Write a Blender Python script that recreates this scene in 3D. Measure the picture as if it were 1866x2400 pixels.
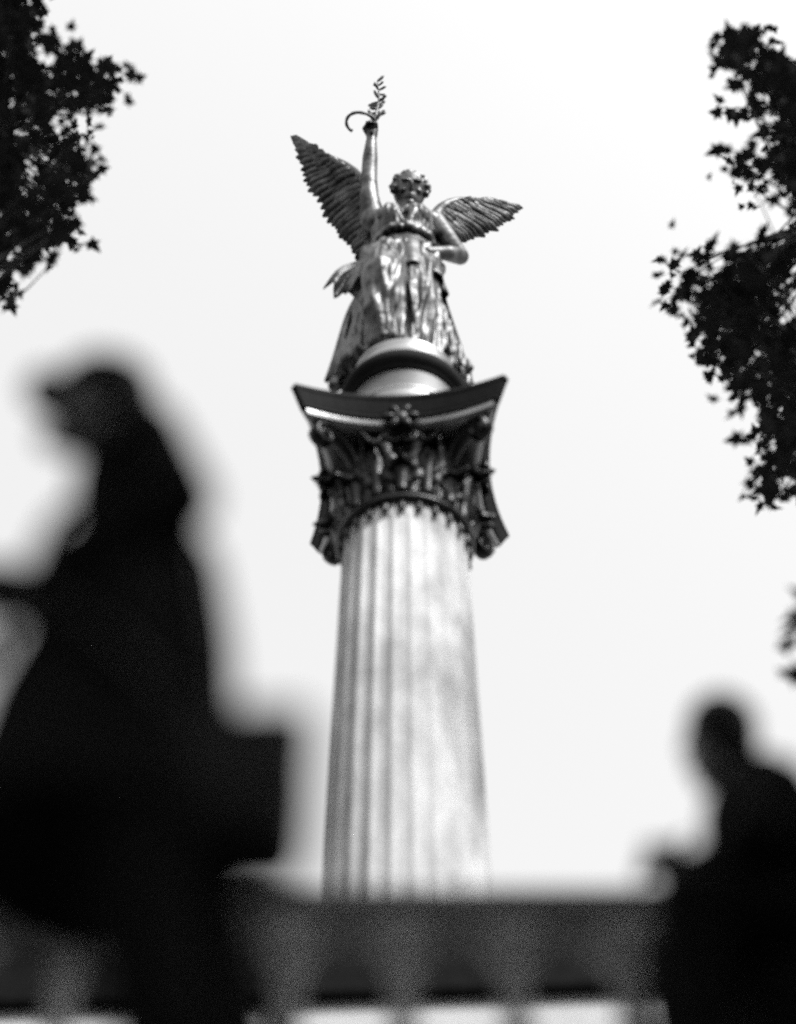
import bpy, bmesh, math, random
import numpy as np
from mathutils import Vector, Matrix, Euler, noise
from math import sin, cos, tan, atan, pi, radians, sqrt

random.seed(7); rng = np.random.default_rng(7)
for o in list(bpy.data.objects): bpy.data.objects.remove(o)
scene = bpy.context.scene
C = scene.collection

# ------------------------------------------------------------------ camera
PITCH = radians(49.5); FPX = 3500.0; ZC = -1.35          # photograph is 1866 x 2400
cam = bpy.data.cameras.new('camera'); camera = bpy.data.objects.new('camera', cam); C.objects.link(camera)
cam.sensor_fit = 'VERTICAL'; cam.sensor_height = 36.0; cam.sensor_width = 36.0
cam.lens = FPX / 2400 * 36
camera.location = (0, 0, ZC); camera.rotation_euler = (pi / 2 + PITCH, 0, 0)
cam.clip_start = 0.02; cam.clip_end = 3000
cam.dof.use_dof = True; cam.dof.focus_distance = 30.0; cam.dof.aperture_fstop = 0.46; cam.dof.aperture_blades = 0
scene.camera = camera
scene.render.resolution_x = 796; scene.render.resolution_y = 1024

# ------------------------------------------------------------------ sky, sun, exposure
SUN_AZ = radians(40); SUN_EL = radians(46)               # to the right and behind the camera
world = bpy.data.worlds.new('World'); scene.world = world; world.use_nodes = True
nt = world.node_tree; nt.nodes.clear()
sky = nt.nodes.new('ShaderNodeTexSky'); sky.sky_type = 'NISHITA'; sky.sun_disc = False
sky.sun_elevation = SUN_EL; sky.sun_rotation = pi - SUN_AZ
sky.air_density = 1.0; sky.dust_density = 10.0; sky.ozone_density = 1.0
bw = nt.nodes.new('ShaderNodeRGBToBW')                   # black and white film
bg = nt.nodes.new('ShaderNodeBackground'); bg.inputs['Strength'].default_value = 0.15
out = nt.nodes.new('ShaderNodeOutputWorld')
pw = nt.nodes.new('ShaderNodeMath'); pw.operation = 'POWER'; pw.inputs[1].default_value = 0.35      # thin even overcast flattens the clear-sky gradient
ml = nt.nodes.new('ShaderNodeMath'); ml.operation = 'MULTIPLY'; ml.inputs[1].default_value = 1.36
nt.links.new(sky.outputs[0], bw.inputs[0]); nt.links.new(bw.outputs[0], pw.inputs[0]); nt.links.new(pw.outputs[0], ml.inputs[0]); nt.links.new(ml.outputs[0], bg.inputs['Color']); nt.links.new(bg.outputs[0], out.inputs[0])
sl = bpy.data.lights.new('sun', 'SUN'); sun = bpy.data.objects.new('sun', sl); C.objects.link(sun)
sl.energy = 1.35; sl.angle = radians(10); sl.color = (1, 1, 1)
sdir = Vector((sin(SUN_AZ) * cos(SUN_EL), -cos(SUN_AZ) * cos(SUN_EL), sin(SUN_EL)))
sun.rotation_euler = sdir.to_track_quat('Z', 'Y').to_euler(); sun.location = (20, -20, 30)
vs = scene.view_settings; vs.view_transform = 'Standard'; vs.look = 'None'; vs.gamma = 1.0; vs.use_curve_mapping = False
vs.exposure = 2.03
scene.render.engine = 'CYCLES'
scene.cycles.use_denoising = False                       # the photograph is grainy
scene.cycles.max_bounces = 8; scene.cycles.caustics_reflective = False; scene.cycles.caustics_refractive = False

# ------------------------------------------------------------------ materials
def mat(name, lo, hi=None, rough=0.7, metal=0.0, scale=4.0, bump=0.0, bscale=40.0, spec=0.5, streak=None, detail=6.0):
    m = bpy.data.materials.new(name); m.use_nodes = True; n = m.node_tree; p = n.nodes['Principled BSDF']
    p.inputs['Roughness'].default_value = rough; p.inputs['Metallic'].default_value = metal
    p.inputs['Specular IOR Level'].default_value = spec
    tc = n.nodes.new('ShaderNodeTexCoord'); mp = n.nodes.new('ShaderNodeMapping'); n.links.new(tc.outputs['Object'], mp.inputs['Vector'])
    if streak: mp.inputs['Scale'].default_value = streak
    tx = n.nodes.new('ShaderNodeTexNoise'); tx.inputs['Scale'].default_value = scale; tx.inputs['Detail'].default_value = detail; tx.inputs['Roughness'].default_value = .6
    n.links.new(mp.outputs[0], tx.inputs['Vector'])
    r = n.nodes.new('ShaderNodeValToRGB'); hi = lo if hi is None else hi
    r.color_ramp.elements[0].position = .32; r.color_ramp.elements[1].position = .68
    r.color_ramp.elements[0].color = (lo, lo, lo, 1); r.color_ramp.elements[1].color = (hi, hi, hi, 1)
    n.links.new(tx.outputs['Fac'], r.inputs[0]); n.links.new(r.outputs[0], p.inputs['Base Color'])
    if bump:
        t2 = n.nodes.new('ShaderNodeTexNoise'); t2.inputs['Scale'].default_value = bscale; t2.inputs['Detail'].default_value = 5
        n.links.new(tc.outputs['Object'], t2.inputs['Vector'])
        b = n.nodes.new('ShaderNodeBump'); b.inputs['Strength'].default_value = bump; b.inputs['Distance'].default_value = .02
        n.links.new(t2.outputs['Fac'], b.inputs['Height']); n.links.new(b.outputs[0], p.inputs['Normal'])
    return m
M = dict(
    shaft=mat('weathered_pale_stone', .30, .66, .85, scale=1.5, bump=.25, bscale=30, streak=(1.6, 1.6, .75), spec=.1),
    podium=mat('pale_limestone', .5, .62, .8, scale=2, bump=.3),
    shade_stone=mat('shade_dark_stone', .006, .013, .7, scale=18, bump=.1, spec=.05),  # near-black colour stands in for shade on the podium crown and bench
    capital=mat('dark_patinated_bronze', .004, .026, .36, .6, scale=3.0, bump=.35, bscale=22),
    dark=mat('blackened_shade_bronze', .005, .012, .75, .0, scale=3.0, bump=.15, bscale=15, spec=.12),
    gild=mat('gilded_bronze', .02, .15, .46, 1.0, scale=4.5, bump=.35, bscale=14),
    drum=mat('smooth_bronze', .26, .36, .42, 1.0, scale=3, bump=.05, bscale=12),
    rail=mat('grey_sandstone', .34, .46, .85, scale=6, bump=.4),
    baluster=mat('lit_sandstone', .55, .66, .85, scale=6, bump=.4),  # paler copy of the rail stone, so the balusters look lit
    step=mat('worn_stair_stone', .16, .24, .85, scale=5, bump=.4),
    ground=mat('gravel_ground', .10, .18, .95, scale=3, bump=.6),
    leaf=mat('leaf_green', .03, .045, .8, scale=2.0, spec=.04),
    bark=mat('bark', .025, .05, .9, scale=8, bump=.8, bscale=25),
    cloth=mat('black_wool', .006, .010, .95, scale=30, bump=.4, bscale=120, spec=.15),
    cloth2=mat('charcoal_cotton', .008, .012, .95, scale=30, bump=.4, bscale=120, spec=.15),
    leather=mat('black_leather', .012, .02, .55, scale=20, bump=.2, bscale=90, spec=.3),
    hair=mat('dark_hair', .01, .018, .6, scale=40, bump=.6, bscale=150, spec=.3),
    skin=mat('skin', .20, .24, .55, scale=20, bump=.05, bscale=200),
    eye=mat('eye', .02, .03, .2),
    glass=mat('phone_glass', .01, .012, .1),
)

# ------------------------------------------------------------------ helpers
def at(px, py, Y):
    """pixel of the photograph -> point in the plane y = Y"""
    e = PITCH + atan((1200 - py) / FPX); h = Y * tan(e)
    d = Y * cos(PITCH) + h * sin(PITCH)
    return Vector(((px - 933) / FPX * d, Y, h + ZC))
def project(p):
    x, y, z = p[0], p[1], p[2] - ZC
    d = y * cos(PITCH) + z * sin(PITCH)
    if d < .05: return None
    v = -y * sin(PITCH) + z * cos(PITCH)
    return 933 + FPX * x / d, 1200 - FPX * v / d, d
def link(name, me, parent=None, m=None, smooth=True):
    o = bpy.data.objects.new(name, me); C.objects.link(o)
    if m is not None and len(me.materials) == 0: me.materials.append(m)
    if parent is not None: o.parent = parent
    if smooth and len(me.polygons): me.polygons.foreach_set('use_smooth', [True] * len(me.polygons))
    return o
def mesh(name, v, f, m=None, parent=None, smooth=True):
    me = bpy.data.meshes.new(name); me.from_pydata([tuple(p) for p in v], [], f); me.update()
    bm = bmesh.new(); bm.from_mesh(me); bmesh.ops.recalc_face_normals(bm, faces=bm.faces); bm.to_mesh(me); bm.free()
    return link(name, me, parent, m, smooth)
def empty(name, loc, rz=0):
    o = bpy.data.objects.new(name, None); C.objects.link(o); o.location = loc; o.rotation_euler = (0, 0, rz); o.empty_display_size = .2
    return o
def tag(o, label=None, cat=None, group=None, kind=None):
    if label: o['label'] = label
    if cat: o['category'] = cat
    if group: o['group'] = group
    if kind: o['kind'] = kind
    return o
def bevel(o, w, seg=2):
    b = o.modifiers.new('bevel', 'BEVEL'); b.width = w; b.segments = seg; b.limit_method = 'ANGLE'; b.angle_limit = radians(35); return o
def boxvf(x0, x1, y0, y1, z0, z1):
    v = [(x0, y0, z0), (x1, y0, z0), (x1, y1, z0), (x0, y1, z0), (x0, y0, z1), (x1, y0, z1), (x1, y1, z1), (x0, y1, z1)]
    return v, [(0, 3, 2, 1), (4, 5, 6, 7), (0, 1, 5, 4), (1, 2, 6, 5), (2, 3, 7, 6), (3, 0, 4, 7)]
def box(name, x0, x1, y0, y1, z0, z1, m, parent=None, bev=0.0):
    o = mesh(name, *boxvf(x0, x1, y0, y1, z0, z1), m, parent, smooth=False)
    return bevel(o, bev) if bev else o
def lathe_vf(prof, n=48, cap=True, sq=None):
    v, f = [], []
    for r, z in prof:
        for i in range(n):
            a = 2 * pi * i / n; v.append((r * cos(a), r * sin(a), z))
    for k in range(len(prof) - 1):
        for i in range(n): f.append((k * n + i, k * n + (i + 1) % n, (k + 1) * n + (i + 1) % n, (k + 1) * n + i))
    if cap: f.append(tuple(range(n))[::-1]); f.append(tuple((len(prof) - 1) * n + i for i in range(n)))
    return v, f
def tube_vf(pts, rad, n=8):
    pts = [Vector(p) for p in pts]; v, f = [], []; up = None
    for i, p in enumerate(pts):
        t = (pts[min(i + 1, len(pts) - 1)] - pts[max(i - 1, 0)]).normalized()
        if up is None: up = t.orthogonal().normalized()
        a = (up - t * up.dot(t)).normalized(); b = t.cross(a); up = a
        r = rad[i] if hasattr(rad, '__len__') else rad
        for k in range(n):
            q = 2 * pi * k / n; v.append(p + a * (r * cos(q)) + b * (r * sin(q)))
    for i in range(len(pts) - 1):
        for k in range(n): f.append((i * n + k, i * n + (k + 1) % n, (i + 1) * n + (k + 1) % n, (i + 1) * n + k))
    f.append(tuple(range(n))[::-1]); f.append(tuple((len(pts) - 1) * n + k for k in range(n)))
    return v, f
def join(parts):
    v, f = [], []
    for pv, pf in parts:
        b = len(v); v += [tuple(p) for p in pv]; f += [tuple(i + b for i in q) for q in pf]
    return v, f
def capsule_vf(p0, r0, p1, r1, n=16):
    p0, p1 = Vector(p0), Vector(p1); t = (p1 - p0); L = t.length or 1e-6; t = t / L
    prof = [(r0 * cos(a), -r0 * sin(a)) for a in np.linspace(pi / 2 * .97, 0, 5)] + [(r1 * cos(a), L + r1 * sin(a)) for a in np.linspace(0, pi / 2 * .97, 5)]
    v, f = lathe_vf(prof, n); R = Vector((0, 0, 1)).rotation_difference(t)
    return [R @ Vector(q) + p0 for q in v], f
def ell_vf(c, r, rot=(0, 0, 0), n=20):
    prof = [(sin(a), -cos(a)) for a in np.linspace(.06, pi - .06, 13)]
    v, f = lathe_vf(prof, n); R = Euler(rot).to_matrix()
    return [R @ Vector((q[0] * r[0], q[1] * r[1], q[2] * r[2])) + Vector(c) for q in v], f
def loft_vf(secs, n=48, cap=True):
    """secs: (cx, cy, z, rx, ry, fold_amp, fold_n, phase)"""
    v, f = [], []
    for s in secs:
        cx, cy, z, rx, ry, am, fn, ph = s
        for i in range(n):
            a = 2 * pi * i / n
            k = 1 + am * (sin(fn * a + ph) + .5 * sin((fn * 2 - 3) * a + ph * 1.7) + .3 * sin((fn + 5) * a - ph))
            v.append((cx + rx * k * cos(a), cy + ry * k * sin(a), z))
    for k in range(len(secs) - 1):
        for i in range(n): f.append((k * n + i, k * n + (i + 1) % n, (k + 1) * n + (i + 1) % n, (k + 1) * n + i))
    if cap: f.append(tuple(range(n))[::-1]); f.append(tuple((len(secs) - 1) * n + i for i in range(n)))
    return v, f
def fuse(name, parts, voxel, m, parent=None, smooth_it=4):
    """one continuous surface out of overlapping volumes"""
    v, f = join(parts); me = bpy.data.meshes.new(name); me.from_pydata(v, [], f); me.update()
    bm = bmesh.new(); bm.from_mesh(me); bmesh.ops.recalc_face_normals(bm, faces=bm.faces); bm.to_mesh(me); bm.free()
    t = bpy.data.objects.new('tmp', me); C.objects.link(t)
    r = t.modifiers.new('r', 'REMESH'); r.mode = 'VOXEL'; r.voxel_size = voxel
    if smooth_it: s = t.modifiers.new('s', 'SMOOTH'); s.factor = .5; s.iterations = smooth_it
    dg = bpy.context.evaluated_depsgraph_get()
    nm = bpy.data.meshes.new_from_object(t.evaluated_get(dg)); nm.name = name
    bpy.data.objects.remove(t); nm.materials.clear()
    return link(name, nm, parent, m)
def smoothstep(t): return t * t * (3 - 2 * t)
def bez(pts, n):
    pts = [Vector(p) for p in pts]; o = []
    for i in range(n):
        t = i / (n - 1); q = pts[:]
        while len(q) > 1: q = [q[k].lerp(q[k + 1], t) for k in range(len(q) - 1)]
        o.append(q[0])
    return o

# ------------------------------------------------------------------ ground, stairs, terrace
g = mesh('ground', [(-1500, -1500, -2.55), (1500, -1500, -2.55), (1500, 1500, -2.55), (-1500, 1500, -2.55)], [(0, 1, 2, 3)], M['ground'], smooth=False)
tag(g, 'gravel ground at the foot of the stairs', kind='structure')
ter = box('terrace', -14, 14, 2.49, 30, -2.6, 0, M['ground'], bev=.01); tag(ter, 'raised terrace carrying the balustrade and the monument', kind='structure')
stairs = empty('stairs', (0, 0, 0)); tag(stairs, 'broad stone stairs leading up to the terrace', kind='structure')
for k in range(1, 15):
    yy = 2.49 - .28 * k
    box('step', -6, 6, yy, yy + .277, -2.6, -.17 * k, M['step'], stairs, .012)

# ------------------------------------------------------------------ balustrade
bal = empty('balustrade', (0, 3.33, 0)); tag(bal, 'dark stone balustrade with turned balusters at the terrace edge', 'balustrade')
def extrude_prof(prof, x0, x1):
    n = len(prof); v = [(x0, y, z) for y, z in prof] + [(x1, y, z) for y, z in prof]
    return v, [(i, (i + 1) % n, n + (i + 1) % n, n + i) for i in range(n)] + [tuple(range(n))[::-1], tuple(range(n, 2 * n))]
rp = [(-.095, .945), (-.088, .955), (.088, .955), (.095, .945), (.095, .915), (.082, .903), (.07, .896), (.07, .868), (-.07, .868), (-.07, .896), (-.082, .903), (-.095, .915)]
rail = mesh('top_rail', *extrude_prof(rp, -3.2, 3.2), M['rail'], bal, smooth=False); bevel(rail, .006)
bp = [(-.14, .0), (-.14, .10), (-.12, .13), (.12, .13), (.14, .10), (.14, .0)]
mesh('bottom_rail', *extrude_prof(bp, -3.2, 3.2), M['rail'], bal, smooth=False)
def baluster_vf():
    prof = [(.07, .19), (.075, .20), (.06, .215), (.045, .23), (.06, .26), (.09, .31), (.098, .36), (.088, .42), (.062, .50), (.042, .58), (.033, .65), (.033, .715), (.043, .722), (.044, .734), (.036, .742), (.041, .765), (.053, .79), (.068, .815), (.072, .828)]
    a = lathe_vf(prof, 20); b = boxvf(-.085, .085, -.085, .085, .131, .19); c = boxvf(-.076, .076, -.066, .066, .828, .867)
    return join([a, b, c])
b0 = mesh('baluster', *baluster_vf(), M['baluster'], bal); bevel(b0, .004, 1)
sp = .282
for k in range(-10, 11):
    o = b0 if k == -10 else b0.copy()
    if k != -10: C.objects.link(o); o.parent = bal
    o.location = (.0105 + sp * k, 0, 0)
for sx in (-1, 1):
    a, b = sorted((sx * 3.2, sx * 3.75))
    box('pier', a, b, -.2, .2, 0, .98, M['rail'], bal, .01); box('pier_cap', a - .05, b + .05, -.25, .25, .981, 1.07, M['rail'], bal, .015)

# ------------------------------------------------------------------ monument column
AX, AY = .07, 9.78
col = empty('victory_column', (AX, AY, 0), radians(-3)); tag(col, 'tall pale fluted column with dark ornate capital on a podium', 'column')
def hz(h): return h + ZC
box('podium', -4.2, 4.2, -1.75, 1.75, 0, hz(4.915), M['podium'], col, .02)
box('podium_crown', -4.27, 4.27, -1.82, 1.82, hz(4.918), hz(5.5), M['shade_stone'], col, .02)  # shade of the cornice is put into this dark band
box('plinth', -1.0, 1.0, -1.0, 1.0, hz(5.503), hz(5.6), M['podium'], col, .02)
mesh('column_base', *lathe_vf([(.98, hz(5.603)), (1.0, hz(5.68)), (.97, hz(5.76)), (.86, hz(5.78)), (.80, hz(5.84)), (.84, hz(5.88)), (.88, hz(5.93)), (.84, hz(5.98)), (.74, hz(6.0)), (.70, hz(6.06))], 64), M['podium'], col)
def shaft_vf():
    NF, per, v, f = 24, 12, [], []
    n = NF * per; hs = [6.06, 6.2, 6.26, 6.32, 6.4, 7.2, 8, 9, 10, 10.45, 10.58, 10.64, 10.68, 10.71, 10.74, 10.80, 10.92]
    def R(h): t = (h - 6.06) / (10.9 - 6.06); return .665 - .055 * t ** 1.5
    for h in hs:
        for i in range(n):
            a = 2 * pi * i / n + pi / NF; u = (i % per) / per
            dpt = 0
            if .09 < u < .91:
                w = (u - .5) / .41; dpt = sqrt(max(0, 1 - w * w)) * .022
                top = 10.74 - .09 * (1 - sqrt(max(0, 1 - w * w))); bot = 6.22 + .09 * (1 - sqrt(max(0, 1 - w * w)))
                if h > top or h < bot: dpt = 0
            r = R(min(h, 10.9)) - dpt
            v.append((r * cos(a), r * sin(a), hz(h)))
    for k in range(len(hs) - 1):
        for i in range(n): f.append((k * n + i, k * n + (i + 1) % n, (k + 1) * n + (i + 1) % n, (k + 1) * n + i))
    f.append(tuple(range(n))[::-1]); f.append(tuple((len(hs) - 1) * n + i for i in range(n)))
    return v, f
mesh('shaft', *shaft_vf(), M['shaft'], col)
# capital
mesh('neck_ring', *lathe_vf([(.60, hz(10.86)), (.655, hz(10.875)), (.685, hz(10.91)), (.685, hz(10.94)), (.655, hz(10.975)), (.61, hz(10.99))], 96), M['capital'], col)
def tongue_vf():
    v = []; f = []
    for k, (w, z, d) in enumerate([(.05, 0, .0), (.05, -.05, .012), (.042, -.10, .018), (.024, -.135, .02), (.006, -.15, .016)]):
        v += [(-.02, -w, z), (d + .02, -w * .6, z), (d + .03, 0, z), (d + .02, w * .6, z), (-.02, w, z)]
    for k in range(4):
        for i in range(4): f.append((k * 5 + i, k * 5 + i + 1, k * 5 + 6 + i, k * 5 + 5 + i))
        f.append((k * 5 + 4, k * 5, k * 5 + 5, k * 5 + 9))
    f += [(0, 1, 2, 3, 4), (24, 23, 22, 21, 20)]
    return v, f
t0 = mesh('tongue', *tongue_vf(), M['capital'], col)
for k in range(24):
    o = t0 if k == 0 else t0.copy()
    if k: C.objects.link(o); o.parent = col
    a = 2 * pi * (k + .5) / 24 + pi / 24
    o.location = (.615 * cos(a), .615 * sin(a), hz(10.885)); o.rotation_euler = (0, 0, a)
mesh('bell', *lathe_vf([(.58, hz(10.985)), (.56, hz(11.2)), (.57, hz(11.5)), (.63, hz(11.75)), (.74, hz(11.88)), (.78, hz(11.90))], 64), M['capital'], col)
def abacus_ring(cs, dep, trunc=.045, n=18):
    """square with concave sides and cut corners; cs = corner half size, dep = hollow of each side"""
    pts = []; cs = cs * .972
    for s in range(4):
        a = s * pi / 2
        for i in range(n + 1):
            u = -1 + 2 * i / n; x = u * (cs - trunc); y = -cs + dep * (1 - u * u)
            pts.append((x * cos(a) - y * sin(a), x * sin(a) + y * cos(a)))
    return pts
def abacus_vf(levels):
    v, f = [], []; n = None
    for cs, dep, z in levels:
        p = abacus_ring(cs, dep); n = len(p); v += [(x, y, hz(z)) for x, y in p]
    for k in range(len(levels) - 1):
        for i in range(n): f.append((k * n + i, k * n + (i + 1) % n, (k + 1) * n + (i + 1) % n, (k + 1) * n + i))
    f.append(tuple(range(n))[::-1]); f.append(tuple((len(levels) - 1) * n + i for i in range(n)))
    return v, f
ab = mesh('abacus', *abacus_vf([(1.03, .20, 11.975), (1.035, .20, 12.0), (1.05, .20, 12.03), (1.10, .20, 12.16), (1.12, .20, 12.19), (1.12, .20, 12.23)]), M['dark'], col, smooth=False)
mesh('abacus_moulding', *abacus_vf([(.93, .20, 11.88), (.985, .20, 11.905), (1.0, .20, 11.935), (1.0, .20, 11.972)]), M['drum'], ab, smooth=False)
def acanthus(name, hgt, out_r, wid, r0, z0, curl):
    NU, NV = 15, 16; v, f = [], []
    for j in range(NV):
        t = j / (NV - 1)
        if t < .68: s = t / .68; x = r0 + (out_r - r0) * s ** 2 * .45; z = hgt * s
        else:
            s = (t - .68) / .32; a = s * pi * .95
            bx = r0 + (out_r - r0) * .45; x = bx + curl * (1 - cos(a)) * .62 + (out_r - bx) * s * .4; z = hgt + curl * sin(a) * .55 - curl * s * .45
        w = wid * (.62 + .5 * sin(pi * min(1, t * 1.05)) ) * (1 - .55 * max(0, (t - .7) / .3)) * (1 + .17 * sin(t * 26))
        for i in range(NU):
            u = -1 + 2 * i / (NU - 1)
            y = u * w; dx = .05 * (1 - abs(u)) + .03 * cos(u * 9) - .06 * u * u
            v.append((x + dx, y, z0 + z - .05 * abs(u) * (t > .3) + .025 * sin(t * 26) * abs(u)))
    for j in range(NV - 1):
        for i in range(NU - 1): f.append((j * NU + i, j * NU + i + 1, (j + 1) * NU + i + 1, (j + 1) * NU + i))
    o = mesh(name, v, f, M['capital'], col); s = o.modifiers.new('thick', 'SOLIDIFY'); s.thickness = .035; s.offset = -1
    return o
a1 = acanthus('acanthus_leaf', .36, .78, .20, .60, hz(10.99), .11); a2 = acanthus('acanthus_leaf', .64, .86, .19, .58, hz(10.99), .13)
for base, off in ((a1, 0), (a2, .5)):
    for k in range(8):
        o = base if k == 0 else base.copy()
        if k: C.objects.link(o); o.parent = col
        o.rotation_euler = (0, 0, 2 * pi * (k + off) / 8)
def spiral_vf(turns, r0, r1, wz, thick, stalk):
    """volute in the x-z plane: a stalk that ends in a scroll"""
    pts = [Vector(p) for p in bez(stalk, 12)]; c = Vector(stalk[-1]) + Vector((0, 0, -r0))
    for i in range(1, 40):
        t = i / 39; a = pi / 2 - t * turns * 2 * pi; r = r0 + (r1 - r0) * t
        pts.append(c + Vector((r * cos(a), 0, r * sin(a))))
    rr = [thick * (.75 + .25 * min(1, i / 12)) * (1 if i < 14 else 1 - .45 * (i - 14) / 37) for i in range(len(pts))]
    v, f = tube_vf(pts, rr, 8)
    return [Vector((p.x, p.y * wz, p.z)) for p in v], f
vol = mesh('volute', *spiral_vf(1.6, .125, .025, 2.6, .034, [(.60, 0, hz(11.42)), (.68, 0, hz(11.75)), (.88, 0, hz(11.875)), (1.10, 0, hz(11.862))]), M['capital'], col)
hel = mesh('helix_scroll', *spiral_vf(1.5, .09, .02, 2.0, .026, [(.12, 0, hz(11.45)), (.16, 0, hz(11.7)), (.02, 0, hz(11.83)), (-.06, 0, hz(11.84))]), M['capital'], col)
fl_parts = [ell_vf((0, 0, 0), (.09, .07, .09))] + [ell_vf((.12 * cos(a), -.02, .12 * sin(a)), (.075, .05, .045), (0, -a, 0), 12) for a in [2 * pi * k / 6 for k in range(6)]]
fle = mesh('fleuron', *join(fl_parts), M['capital'], ab)
hel2 = None
for k in range(4):
    o = vol if k == 0 else vol.copy()
    if k: C.objects.link(o); o.parent = col
    o.rotation_euler = (0, 0, pi / 4 + k * pi / 2)
    o = fle if k == 0 else fle.copy()
    if k: C.objects.link(o); o.parent = ab
    a = k * pi / 2; o.rotation_euler = (0, 0, a); o.location = (.82 * sin(a), -.82 * cos(a), hz(11.93))
    for s in (0, 1):
        o = hel if (k == 0 and s == 0) else hel.copy()
        if not (k == 0 and s == 0): C.objects.link(o); o.parent = col
        a = k * pi / 2
        o.rotation_euler = (0, 0, a + (pi if s else 0)); dx = .13 if not s else -.13; R = .71
        p = Vector((dx, -R, 0)); p.rotate(Euler((0, 0, a))); o.location = (p.x, p.y, 0)
# pedestal drum on the abacus
dr = mesh('pedestal_drum', *lathe_vf([(.64, hz(12.232)), (.64, hz(12.34)), (.66, hz(12.36)), (.66, hz(12.40)), (.63, hz(12.42)), (.62, hz(12.70)), (.615, hz(12.74)), (.632, hz(12.755)), (.632, hz(12.785)), (.612, hz(12.80)), (.60, hz(13.12))], 96), M['drum'], col)
mesh('drum_cornice', *lathe_vf([(.602, hz(13.10)), (.625, hz(13.115)), (.63, hz(13.14)), (.66, hz(13.17)), (.70, hz(13.21)), (.715, hz(13.27)), (.70, hz(13.33)), (.67, hz(13.36)), (.62, hz(13.38))], 96), M['dark'], dr)  # dark reflection under the ring is put into its near-black colour
mesh('drum_dome', *lathe_vf([(.60, hz(13.378)), (.61, hz(13.42)), (.585, hz(13.48)), (.57, hz(13.60)), (.56, hz(13.66)), (.575, hz(13.68)), (.575, hz(13.72)), (.50, hz(13.82)), (.30, hz(13.90)), (.05, hz(13.93))], 96), M['drum'], dr)

# ------------------------------------------------------------------ winged statue
SB = 13.92
ang = empty('angel_statue', (AX, AY, hz(SB))); tag(ang, 'gilded winged angel statue raising an olive branch above the column', 'statue')
body = []
def cap(l, *pts):
    for (p, r), (q, s) in zip(pts, pts[1:]): l.append(capsule_vf(p, r, q, s))
# torso
body += [ell_vf((0, .02, 3.08), (.40, .30, .46), (-.08, 0, 0)), ell_vf((0, -.02, 2.62), (.33, .27, .40)), ell_vf((0, .02, 2.28), (.40, .33, .36)),
         ell_vf((-.17, -.24, 3.06), (.17, .16, .17)), ell_vf((.17, -.24, 3.06), (.17, .16, .17)), ell_vf((-.33, .02, 3.38), (.2, .18, .17)), ell_vf((.33, .04, 3.38), (.2, .18, .17))]
cap(body, ((-.02, .05, 3.35), .17), ((.05, .0, 3.62), .135), ((.07, -.03, 3.85), .135))
# head with face
hc = Vector((.085, -.08, 3.98))
HR = Euler((radians(34), 0, radians(6))).to_matrix()
def bow(parts): return [([HR @ (Vector(p) - hc) + hc for p in v], f) for v, f in parts]
body += bow([ell_vf(hc, (.195, .245, .285)), ell_vf(hc + Vector((0, -.10, -.14)), (.135, .15, .15)), ell_vf(hc + Vector((0, -.255, -.03)), (.034, .055, .085), (.25, 0, 0), 12),
         ell_vf(hc + Vector((-.08, -.225, .075)), (.07, .034, .02), (0, -.12, 0), 12), ell_vf(hc + Vector((.08, -.225, .075)), (.07, .034, .02), (0, .12, 0), 12),
         ell_vf(hc + Vector((-.10, -.175, -.06)), (.06, .06, .055), n=12), ell_vf(hc + Vector((.10, -.175, -.06)), (.06, .06, .055), n=12),
         ell_vf(hc + Vector((0, -.235, -.135)), (.06, .035, .016), n=12), ell_vf(hc + Vector((0, -.232, -.172)), (.05, .035, .018), n=12),
         ell_vf(hc + Vector((0, -.215, -.245)), (.06, .05, .045), n=12)])
# raised arm with the branch, other arm bent to the hip
RH = Vector((-.43, -.40, 5.08))
cap(body, ((-.40, .02, 3.42), .165), ((-.455, -.08, 3.9), .13), ((-.46, -.14, 4.28), .11), ((-.45, -.26, 4.65), .105), ((-.435, -.37, 4.98), .07), (RH, .085))
LH = Vector((.30, -.27, 2.12))
cap(body, ((.40, .05, 3.42), .165), ((.58, .07, 2.98), .135), ((.72, .05, 2.58), .11), ((.56, -.12, 2.36), .10), ((.36, -.25, 2.17), .07), (LH, .085))
def fingers(l, c, axis, side, grip, s=1.0):
    axis, side, grip = Vector(axis).normalized(), Vector(side).normalized(), Vector(grip).normalized()
    for k, L in enumerate((.9, 1.0, .95, .75)):
        b = c + side * ((k - 1.5) * .045 * s) + axis * .05 * s
        p1 = b + axis * (.07 * L * s) + grip * .05 * s; p2 = p1 + grip * (.07 * L * s) - axis * .02 * s; p3 = p2 + grip * .03 * s - axis * .05 * L * s
        cap(l, (b, .024 * s), (p1, .023 * s), (p2, .021 * s), (p3, .018 * s))
    b = c - side * .07 * s; p1 = b - side * .04 * s + axis * .05 * s + grip * .04 * s; p2 = p1 + side * .05 * s + axis * .05 * s + grip * .05 * s
    cap(l, (b, .03 * s), (p1, .026 * s), (p2, .02 * s))
fingers(body, RH, (0, -.3, 1), (1, 0, 0), (0, -1, -.2)); fingers(body, LH, (-1, -.3, -.3), (0, 0, 1), (.1, .4, -.6))
# legs and feet
cap(body, ((-.18, -.06, 2.2), .27), ((-.22, -.32, 1.72), .235), ((-.235, -.50, 1.22), .175), ((-.23, -.42, .75), .165), ((-.22, -.26, .17), .10)); cap(body, ((-.22, -.24, .10), .10), ((-.23, -.42, .07), .075))
cap(body, ((.17, .0, 2.2), .27), ((.17, -.12, 1.7), .225), ((.15, -.20, 1.2), .165), ((.13, -.08, .7), .155), ((.12, .06, .2), .10)); cap(body, ((.12, .05, .12), .10), ((.13, -.14, .07), .075))
fuse('body', body, .013, M['gild'], ang, 2)
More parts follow.
